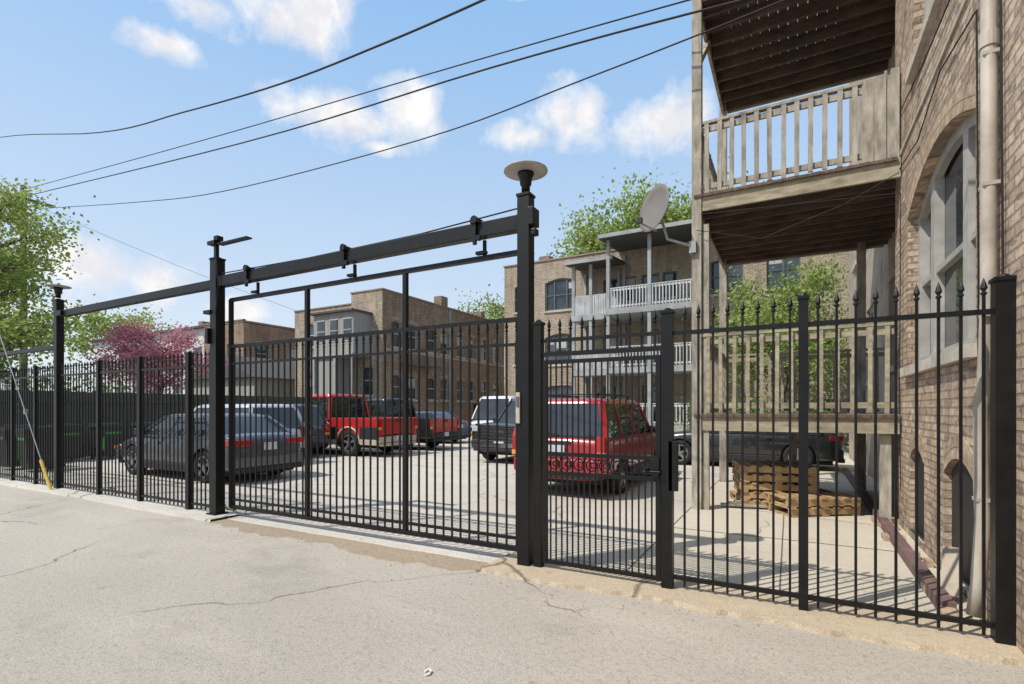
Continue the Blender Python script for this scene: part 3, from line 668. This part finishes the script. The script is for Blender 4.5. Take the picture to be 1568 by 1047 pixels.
cable([(-31.7,10,11.43),(-13.19,8.74,8.80),(-4.96,8.19,7.90),(-.85,7.91,7.34),(1.25,7.8,7.0)], .016)
cable([(-30.9,10.4,10.9),(-20.8,9.6,8.95),(-14.6,9.09,7.9),(-6.84,8.42,7.13),(-3.0,8.1,7.06),(-.11,7.86,7.08),(1.25,7.8,7.2)], .012)
cable([(-31.6,10.1,11.3),(-28.0,15.5,8.9),(-25.2,20.88,7.1)], .008)

# ------------------------------------------------------------------ vehicles
def vehicle(name, kind, L, W, H, col, pos, heading, lower=None, rims='rim', rails=False, wr=.34, trimc=None, biggrille=False, gate=None):
    g = Group(name); pm = paint(name+'_paint', col); hw = W/2
    body = g.part('body', pm); body.sub = 2
    gc = .22 if kind == 'sedan' else (.3 if kind != 'pickup' else .40)
    if kind == 'sedan':
        st = [(-.5,gc+.12,.56,.80),(-.49,gc+.02,.68,.93),(-.43,gc,.715,.98),(-.3,gc-.02,.70,1),(0,gc-.02,.67,1),(.2,gc-.02,.66,1),(.3,gc-.02,.65,.99),(.42,gc,.58,.95),(.485,gc,.52,.88),(.5,gc+.1,.44,.76)]
        gh = (-.41,-.24,.06,.24,.67)
    elif kind == 'suv':
        st = [(-.5,gc+.1,.53,.84),(-.492,gc,.60,.95),(-.45,gc,.615,.99),(-.3,gc-.02,.61,1),(0,gc-.02,.605,1),(.18,gc-.02,.60,1),(.28,gc-.02,.59,.99),(.42,gc,.56,.96),(.485,gc,.53,.9),(.5,gc+.1,.45,.8)]
        if biggrille: st[6:] = [(.28,gc-.02,.61,1),(.42,gc,.60,.99),(.49,gc,.58,.96),(.5,gc+.1,.54,.92)]
        gh = (-.488,-.44,.07,.21,.60)
    elif kind == 'pickup':
        st = [(-.5,gc+.08,.34,.95),(-.495,gc,.37,.97),(-.4,gc,.38,.98),(-.12,gc,.38,.98),(-.11,gc,.585,1),(0,gc,.585,1),(.18,gc,.585,1),(.28,gc,.58,.99),(.42,gc,.56,.97),(.49,gc,.54,.93),(.5,gc+.1,.46,.88)]
        gh = (-.105,-.085,.09,.2,.58)
    else:
        st = [(-.5,gc+.1,.46,.9),(-.492,gc,.5,.97),(-.3,gc,.5,1),(.1,gc,.5,1),(.3,gc,.49,1),(.42,gc,.45,.97),(.485,gc,.4,.92),(.5,gc+.1,.34,.84)]
        gh = (-.49,-.475,.26,.41,.49)
    vs = []; fs = []
    for (x, zb, zt, w) in st:
        zt *= H; w *= hw; h = zt-zb
        half = [(0,zb),(w*.8,zb),(w*.95,zb+.07),(w,zb+.42*h),(w*.99,zb+.72*h),(w*.95,zt-.03),(w*.84,zt),(w*.4,zt+.018),(0,zt+.022)]
        ring = half+[(-a, b) for a, b in half[-2:0:-1]]
        vs += [(x*L, a, b) for a, b in ring]
    n = 16
    for i in range(len(st)-1):
        for k in range(n): fs.append((i*n+k, i*n+(k+1) % n, (i+1)*n+(k+1) % n, (i+1)*n+k))
    fs.append(tuple(range(n))); fs.append(tuple((len(st)-1)*n+k for k in range(n))[::-1])
    body.add(vs, fs)
    wx = {'sedan': (-.3, .31), 'suv': (-.29, .31), 'pickup': (-.27, .33), 'van': (-.3, .33)}[kind]
    cut = Part(None); ti = g.part('tires', 'tire'); ti.smooth = True; rm = g.part('rims', rims); ins = g.part('wheel_wells', 'seam')
    for fx in wx:
        for s in (-1, 1):
            x = fx*L
            k0 = len(cut.v); cut.lathe((x, s*(hw-.28), wr), (0,s,0), [(wr*1.16,0),(wr*1.16,.5)], 28)
            cut.f.append(tuple(k0+i for i in range(28))[::-1]); cut.f.append(tuple(k0+28+i for i in range(28)))
            ti.lathe((x, s*(hw-.23), wr), (0,s,0), [(.001,0),(wr*.9,0),(wr,.03),(wr,.18),(wr*.95,.21),(wr*.66,.215),(wr*.64,.19)], 28)
            rm.lathe((x, s*(hw-.05), wr), (0,s,0), [(wr*.66,.033),(wr*.6,.036),(wr*.58,.0)], 28)
            for q in range(5):
                a = q*2*math.pi/5+.3; rm.beam((x, s*(hw-.04), wr), (x+math.cos(a)*wr*.6, s*(hw-.025), wr+math.sin(a)*wr*.6), .035, .07)
            rm.lathe((x, s*(hw-.045), wr), (0,s,0), [(.06,.03),(.001,.035)], 12)
            ins.lathe((x, s*(hw-.09), wr), (0,s,0), [(wr*.64,0),(.001,0)], 24)
    body.cut = cut
    r0, r1, f1, f0, bz = gh; zb = bz*H-.02; zr = H; wb = hw*.93; wt = hw*(.76 if kind != 'van' else .84)
    def gp(f, side, t):
        xb = r0+(f0-r0)*f; xt = r1+(f1-r1)*f
        return Vector(((xb+(xt-xb)*t)*L, side*(wb+(wt-wb)*t**1.25), zb+(zr-.03-zb)*t))
    gl = g.part('glazing', 'cglass')
    ts = (0, .35, .7, .93)
    for a, b in zip(ts[:-1], ts[1:]):
        for s in (-1, 1): gl.quad(gp(0,s,a), gp(1,s,a), gp(1,s,b), gp(0,s,b))
        gl.quad(gp(0,-1,a), gp(0,1,a), gp(0,1,b), gp(0,-1,b)); gl.quad(gp(1,-1,a), gp(1,1,a), gp(1,1,b), gp(1,-1,b))
    ro = g.part('roof', pm); ro.smooth = True
    def ringat(t, inset, dz):
        c = [gp(0,-1,t), gp(0,1,t), gp(1,1,t), gp(1,-1,t)]; m = sum(c, Vector())/4; out = []
        for i in range(4):
            for k in range(5):
                q = c[i].lerp(c[(i+1) % 4], k/5); v = q-m; l = math.hypot(v.x, v.y)
                out.append(Vector((m.x+v.x*(1-inset/max(l,.3)), m.y+v.y*(1-inset/max(l,.3)), q.z+dz)))
        return out
    rings = [ringat(.90, -.006, 0), ringat(.97, -.002, 0), ringat(1, .05, .018), ringat(1, .2, .034), ringat(1, .45, .042)]
    k = 20; vs = []; fs = []
    for r in rings: vs += r
    for i in range(len(rings)-1):
        for j in range(k): fs.append((i*k+j, i*k+(j+1) % k, (i+1)*k+(j+1) % k, (i+1)*k+j))
    fs.append(tuple((len(rings)-1)*k+j for j in range(k))); ro.add(vs, fs)
    pl = g.part('pillars', pm)
    for s in (-1, 1):
        for f, w in ((0, .09), (1, .06)):
            for a, b in zip(ts[:-1], ts[1:]): pl.beam(gp(f,s,a), gp(f,s,b), w, w)
        mids = {'sedan': (.3, .62), 'suv': (.30, .62), 'pickup': (.5,), 'van': (.3, .66)}[kind]
        for f in mids:
            for a, b in zip(ts[:-1], ts[1:]): pl.beam(gp(f,s,a), gp(f,s,b), .02, .06 if kind != 'van' else .12)
        if kind == 'van':
            pl.quad(*[gp(f_,s,t_)+Vector((0,s*.006,0)) for f_, t_ in ((0,0),(.64,0),(.64,.93),(0,.93))])
        pl.beam(gp(0,s,.0)+Vector((0,s*.005,0)), gp(1,s,.0)+Vector((0,s*.005,0)), .05, .05)
    se = g.part('panel_gaps', 'seam'); hd = g.part('door_handles', pm if kind != 'pickup' else 'dark'); mi = g.part('mirrors', pm if kind == 'sedan' else 'dark'); mi.bevel = .02
    doors = {'sedan': (-.2, .03, .22), 'suv': (-.22, .03, .2), 'pickup': (-.1, .16), 'van': (-.1, .12, .3)}[kind]
    for s in (-1, 1):
        for d in doors: se.beam((d*L, s*(hw*.995), gc+.1), (d*L, s*(hw*.965), zb-.02), .008, .008)
        for d in doors[:-1]: hd.c(d*L+.16, s*(hw+.0), zb-.14, .17, .035, .03)
        mi.c((f0-.035)*L, s*(hw+.06), zb+.09, .1, .2, .15)
    lt = g.part('lower_trim', lower or 'dark'); lt.bevel = .015
    for s in (-1, 1):
        a, b = wx[0]*L+wr*1.2, wx[1]*L-wr*1.2; lt.c((a+b)/2, s*(hw-.02), gc+.06, b-a, .06, .16)
        if trimc:
            tm = g.part('two_tone_panel', trimc); ql = (wx[0]*L-wr*1.2+L/2)
            tm.c((a+b)/2, s*(hw-.002), gc+.36, b-a, .04, .40)
            tm.c(-L/2+ql/2+.02, s*(hw-.02), gc+.36, ql-.06, .05, .40)
            lt.c(-L/2+ql/2+.02, s*(hw-.015), gc+.08, ql-.06, .06, .18)
            for fx in wx:
                lt.tube([(fx*L+wr*1.22*math.cos(q*math.pi/10), s*(hw+.0), wr+wr*1.22*math.sin(q*math.pi/10)) for q in range(11)], .035, 6)
    bu = g.part('bumpers', pm if (kind in ('sedan','suv') and lower is None) else (lower or 'chrome')); bu.bevel = .03
    bz0 = .38 if kind == 'sedan' else .5
    for s in (-1, 1): bu.c(s*(L/2-.05), 0, bz0+.06, .16, W*.93, .24 if kind != 'pickup' else .2)
    lt.c(-L/2+.02, 0, bz0-.1, .16, W*.84, .1); lt.c(L/2-.02, 0, bz0-.1, .16, W*.84, .1)
    tl = g.part('tail_lamps', 'tail'); tl.bevel = .012; pt = g.part('number_plate', 'plate'); hl = g.part('head_lamps', 'headl'); hl.bevel = .015
    gr = g.part('grille', 'dark'); am = g.part('indicators', 'amber')
    zt = st[1][2]*H; fzz = st[-2][2]*H
    for s in (-1, 1):
        if kind == 'sedan': tl.c(-L/2+.06, s*hw*.70, zt-.13, .16, hw*.46, .13); tl.c(-L/2+.16, s*hw*.90, zt-.13, .22, .12, .12)
        elif kind == 'suv': tl.c(-L/2+.045, s*hw*.86, zt-.15, .16, .17, .38); am.c(-L/2+.04, s*hw*.86, zt-.27, .16, .172, .08)
        elif kind == 'pickup': tl.c(-L/2-.005, s*hw*.9, .62*H-.22, .04, .14, .3); am.c(-L/2-.007, s*hw*.9, .62*H-.36, .042, .13, .09)
        else: tl.c(-L/2+.03, s*hw*.88, zt-.05, .1, .12, .4)
        hl.c(L/2-.045, s*hw*(.66 if not biggrille else .78), fzz-.12, .1, hw*(.36 if not biggrille else .28), .15 if kind != 'sedan' else .11); am.c(L/2-.05, s*hw*.9, fzz-.12 if not biggrille else fzz-.24, .1, .09, .08)
    ch = g.part('grille_bars', 'chrome')
    if biggrille:
        gr.c(L/2-.0, 0, fzz-.2, .05, hw*1.2, .34); ch.c(L/2+.03, 0, fzz-.02, .02, hw*1.25, .045); ch.c(L/2+.03, 0, fzz-.38, .02, hw*1.25, .045)
        for q in (-1, 1): ch.c(L/2+.03, q*hw*.62, fzz-.2, .02, .04, .34)
        for q in (-.1, 0, .1): ch.c(L/2+.03, 0, fzz-.2+q, .02, hw*1.2, .012)
        ch.c(L/2+.035, 0, fzz-.2, .02, hw*.34, .09); ch.c(L/2+.04, 0, bz0+.03, .06, W*.9, .12)
    else:
        gr.c(L/2-.02, 0, fzz-.13, .05, hw*.9, .2 if kind != 'sedan' else .12)
        for i in range(3): ch.c(L/2+.008, 0, fzz-.2+.07*i, .012, hw*.9, .014)
    pt.c(-L/2-(.035 if kind != 'sedan' else .0), 0, (zt-.22) if kind in ('sedan',) else (.6 if kind == 'pickup' else zt-.2), .02, .31, .16)
    pt.c(L/2+.035, 0, bz0+.06, .012, .31, .15)
    if kind == 'pickup':
        bw = g.part('bed_walls', pm); bw.bevel = .015; gt = g.part('tailgate', M[gate] if isinstance(gate, str) else (gate or pm)); gt.bevel = .015
        for s in (-1, 1):
            bw.b(-L/2+.02, -.108*L, s*hw*.93-.04, s*hw*.93+.04, .37*H-.1, .605*H)
            bw.b(-L/2, -L/2+.07, s*hw*.9-.07, s*hw*.9+.07, .3*H, .607*H)
        gt.b(-L/2-.0, -L/2+.07, -hw*.82, hw*.82, .3*H, .605*H); bw.b(-.125*L, -.107*L, -hw*.93, hw*.93, .37*H, .6*H)
        g.part('bed_liner', 'dark').b(-L/2+.08, -.13*L, -hw*.88, hw*.88, .385*H, .4*H)
        g.part('tailgate_handle', 'dark').c(-L/2-.005, 0, .56*H, .02, .25, .07)
    if rails:
        rr = g.part('roof_rack', 'dark')
        for s in (-1, 1): rr.beam((r1*L+.15, s*wt*.82, H+.075), (f1*L-.1, s*wt*.82, H+.075), .03, .03)
        for x in (r1*L+.5, f1*L-.5): rr.beam((x, -wt*.82, H+.08), (x, wt*.82, H+.08), .04, .02)
        for x in (r1*L+.2, f1*L-.2):
            for s in (-1, 1): rr.c(x, s*wt*.82, H+.04, .06, .03, .06)
    if kind == 'suv':
        rr = g.part('rear_wiper', 'dark'); rr.beam(gp(0,0,.1)+Vector((-.012,0,0)), gp(0,.6,.22)+Vector((-.012,0,0)), .015, .015)
        g.part('tailgate_handle', 'dark').c(-L/2+.0, 0, zt-.08, .04, .5, .05)
    g.part('underbody', 'seam').b(-L*.46, L*.46, -hw*.8, hw*.8, gc-.06, gc+.1)
    g.done((*pos, 0), heading)
PI = math.pi
redp = paint('red_tailgate_paint', (.46,.018,.014))
vehicle('grey_sedan', 'sedan', 4.65, 1.84, 1.44, (.045,.052,.065), (-12.2, 7.2), PI)
vehicle('silver_suv', 'suv', 4.6, 1.75, 1.68, (.55,.57,.6), (-14.5, 9.2), PI)
vehicle('dark_grey_suv', 'suv', 4.6, 1.80, 1.7, (.06,.075,.09), (-15.7, 11.05), PI)
vehicle('red_pickup_truck', 'pickup', 5.6, 1.96, 2.08, (.50,.018,.014), (-14.3, 13.15), PI, lower='beige', wr=.43, trimc='dark')
vehicle('black_pickup_truck', 'pickup', 5.5, 1.92, 1.98, (.012,.013,.016), (-14.3, 15.85), PI, wr=.40, lower='dark', gate=redp)
vehicle('blue_sedan', 'sedan', 4.6, 1.8, 1.45, (.05,.09,.14), (-15.5, 19.3), PI)
vehicle('white_van', 'van', 5.0, 2.0, 2.2, (.7,.71,.72), (-13.0, 23.4), -PI/2, wr=.36)
vehicle('black_suv', 'suv', 5.0, 2.0, 1.9, (.02,.02,.022), (-7.25, 15.0), -PI/2, lower='dark', wr=.40, rails=True, biggrille=True)
vehicle('red_minivan', 'suv', 4.5, 1.84, 1.74, (.40,.012,.018), (-3.62, 10.5), PI/2, lower=None, rails=True, wr=.34)
vehicle('black_sedan', 'sedan', 4.7, 1.84, 1.42, (.012,.012,.014), (-1.3, 15.6), PI)

g = Group('fallen_leaf'); g.part('l','fleaf').add([(-.98,2.28,.012),(-.93,2.26,.02),(-.885,2.29,.012),(-.93,2.33,.015)],[(0,1,2,3)]); g.done()
g = Group('paper_scrap'); g.part('l','scrap').tube([(-1.90,2.4,.005),(-1.89,2.43,.012),(-1.865,2.42,.008),(-1.855,2.39,.01),(-1.87,2.365,.005)], .006, 6); g.done()

# ------------------------------------------------------------------ sky, sun
S = Vector((-.55, -.72, 1.2)).normalized()
w = bpy.data.worlds.new('World'); scene.world = w; w.use_nodes = True; nt = w.node_tree
bg = nt.nodes['Background']; out = nt.nodes['World Output']
sky = nt.nodes.new('ShaderNodeTexSky'); sky.sky_type = 'NISHITA'; sky.sun_disc = False
sky.sun_elevation = math.asin(S.z); sky.sun_rotation = math.atan2(S.x, S.y); sky.air_density = 1.0; sky.dust_density = 1.6; sky.ozone_density = 1.6
tc = nt.nodes.new('ShaderNodeTexCoord'); dirv = tc.outputs['Generated']
sx = nt.nodes.new('ShaderNodeSeparateXYZ'); nt.links.new(dirv, sx.inputs[0])
hz = mrange(nt, sx.outputs[2], 0.0, .62)
haze = mixc(nt, math_(nt, 'POWER', hz, .8), (6.2, 6.5, 6.7), (2.3, 4.1, 6.6))
haze = mixc(nt, mrange(nt, sx.outputs[2], .62, 1.0), haze, (4.6, 5.4, 6.6))
haze = mixc(nt, mrange(nt, sx.outputs[2], -.08, 0.0, 1, 0), haze, (2.8, 2.5, 2.2))
nt.links.new(mixc(nt, .82, sky.outputs[0], haze), bg.inputs[0]); bg.inputs[1].default_value = .148
def vdot(v):
    n = nt.nodes.new('ShaderNodeVectorMath'); n.operation = 'DOT_PRODUCT'; nt.links.new(dirv, n.inputs[0]); n.inputs[1].default_value = v; return n.outputs['Value']
clouds = [(53.5,34.8,5,2),(59.2,33.8,3,1.9),(49.9,36,3.2,2.8),(62.6,30.6,2.4,1.2),(46.6,28.4,6.5,2.1),(40.5,30,3.8,2.4),(43,26.2,2.2,.9),
          (23,30,3.8,2.6),(27.5,27.9,4.0,1.5),(12.0,28.5,4.0,2.6),(69,12.3,4,2.6),(63.1,11.6,2.4,2.2),(57,9.5,3,1.2),(28,39.5,4,.9),(74,8,5,2),(40,5,10,1.2),
          (-30,30,10,4),(95,35,9,4),(120,25,12,5),(-60,40,9,4)]
cur = None
for az, el, a, b in clouds:
    A_, E_ = rad(az), rad(el)
    r = Vector((math.cos(A_), math.sin(A_), 0)); c = Vector((-math.sin(A_)*math.cos(E_), math.cos(A_)*math.cos(E_), math.sin(E_))); u = r.cross(c)
    if u.z < 0: u = -u
    x = vdot(r/rad(a)); y = vdot(u/rad(b)); z = vdot(c)
    d = math_(nt, 'SQRT', math_(nt, 'ADD', math_(nt, 'MULTIPLY', x, x), math_(nt, 'MULTIPLY', y, y)))
    d = math_(nt, 'ADD', d, math_(nt, 'MULTIPLY', math_(nt, 'LESS_THAN', z, 0), 50))
    cur = d if cur is None else math_(nt, 'MINIMUM', cur, d)
nz = noise(nt, dirv, 12, 10, .62)
m = math_(nt, 'ADD', math_(nt, 'SUBTRACT', 1.1, cur), math_(nt, 'MULTIPLY', math_(nt, 'SUBTRACT', nz, .5), 2.9))
mask = mrange(nt, m, -.05, .85, 0, 1)
shade = mrange(nt, noise(nt, dirv, 16, 6, .6), .40, .60)
cc = mixc(nt, shade, (.80,.80,.84), (1.0,.98,.955))
bg2 = nt.nodes.new('ShaderNodeBackground'); nt.links.new(cc, bg2.inputs[0]); bg2.inputs[1].default_value = 1.05
ms = nt.nodes.new('ShaderNodeMixShader'); nt.links.new(mask, ms.inputs[0]); nt.links.new(bg.outputs[0], ms.inputs[1]); nt.links.new(bg2.outputs[0], ms.inputs[2])
nt.links.new(ms.outputs[0], out.inputs[0])
sl = bpy.data.lights.new('sun', 'SUN'); sl.energy = 4.3; sl.angle = rad(.5); sl.color = (1, .945, .86)
so = bpy.data.objects.new('sun', sl); scene.collection.objects.link(so); so.rotation_euler = S.to_track_quat('Z', 'Y').to_euler(); so.location = (0, 0, 30)

# ------------------------------------------------------------------ camera
cd = bpy.data.cameras.new('camera'); cd.sensor_width = 36; cd.lens = 18.05; cd.shift_y = .0654; cd.clip_end = 1000; cd.clip_start = .05
co = bpy.data.objects.new('camera', cd); scene.collection.objects.link(co); co.location = (0, 0, 1.55); co.rotation_euler = (rad(90), 0, rad(28.7))
scene.camera = co
scene.view_settings.view_transform = 'Standard'; scene.view_settings.look = 'None'; scene.view_settings.exposure = 0
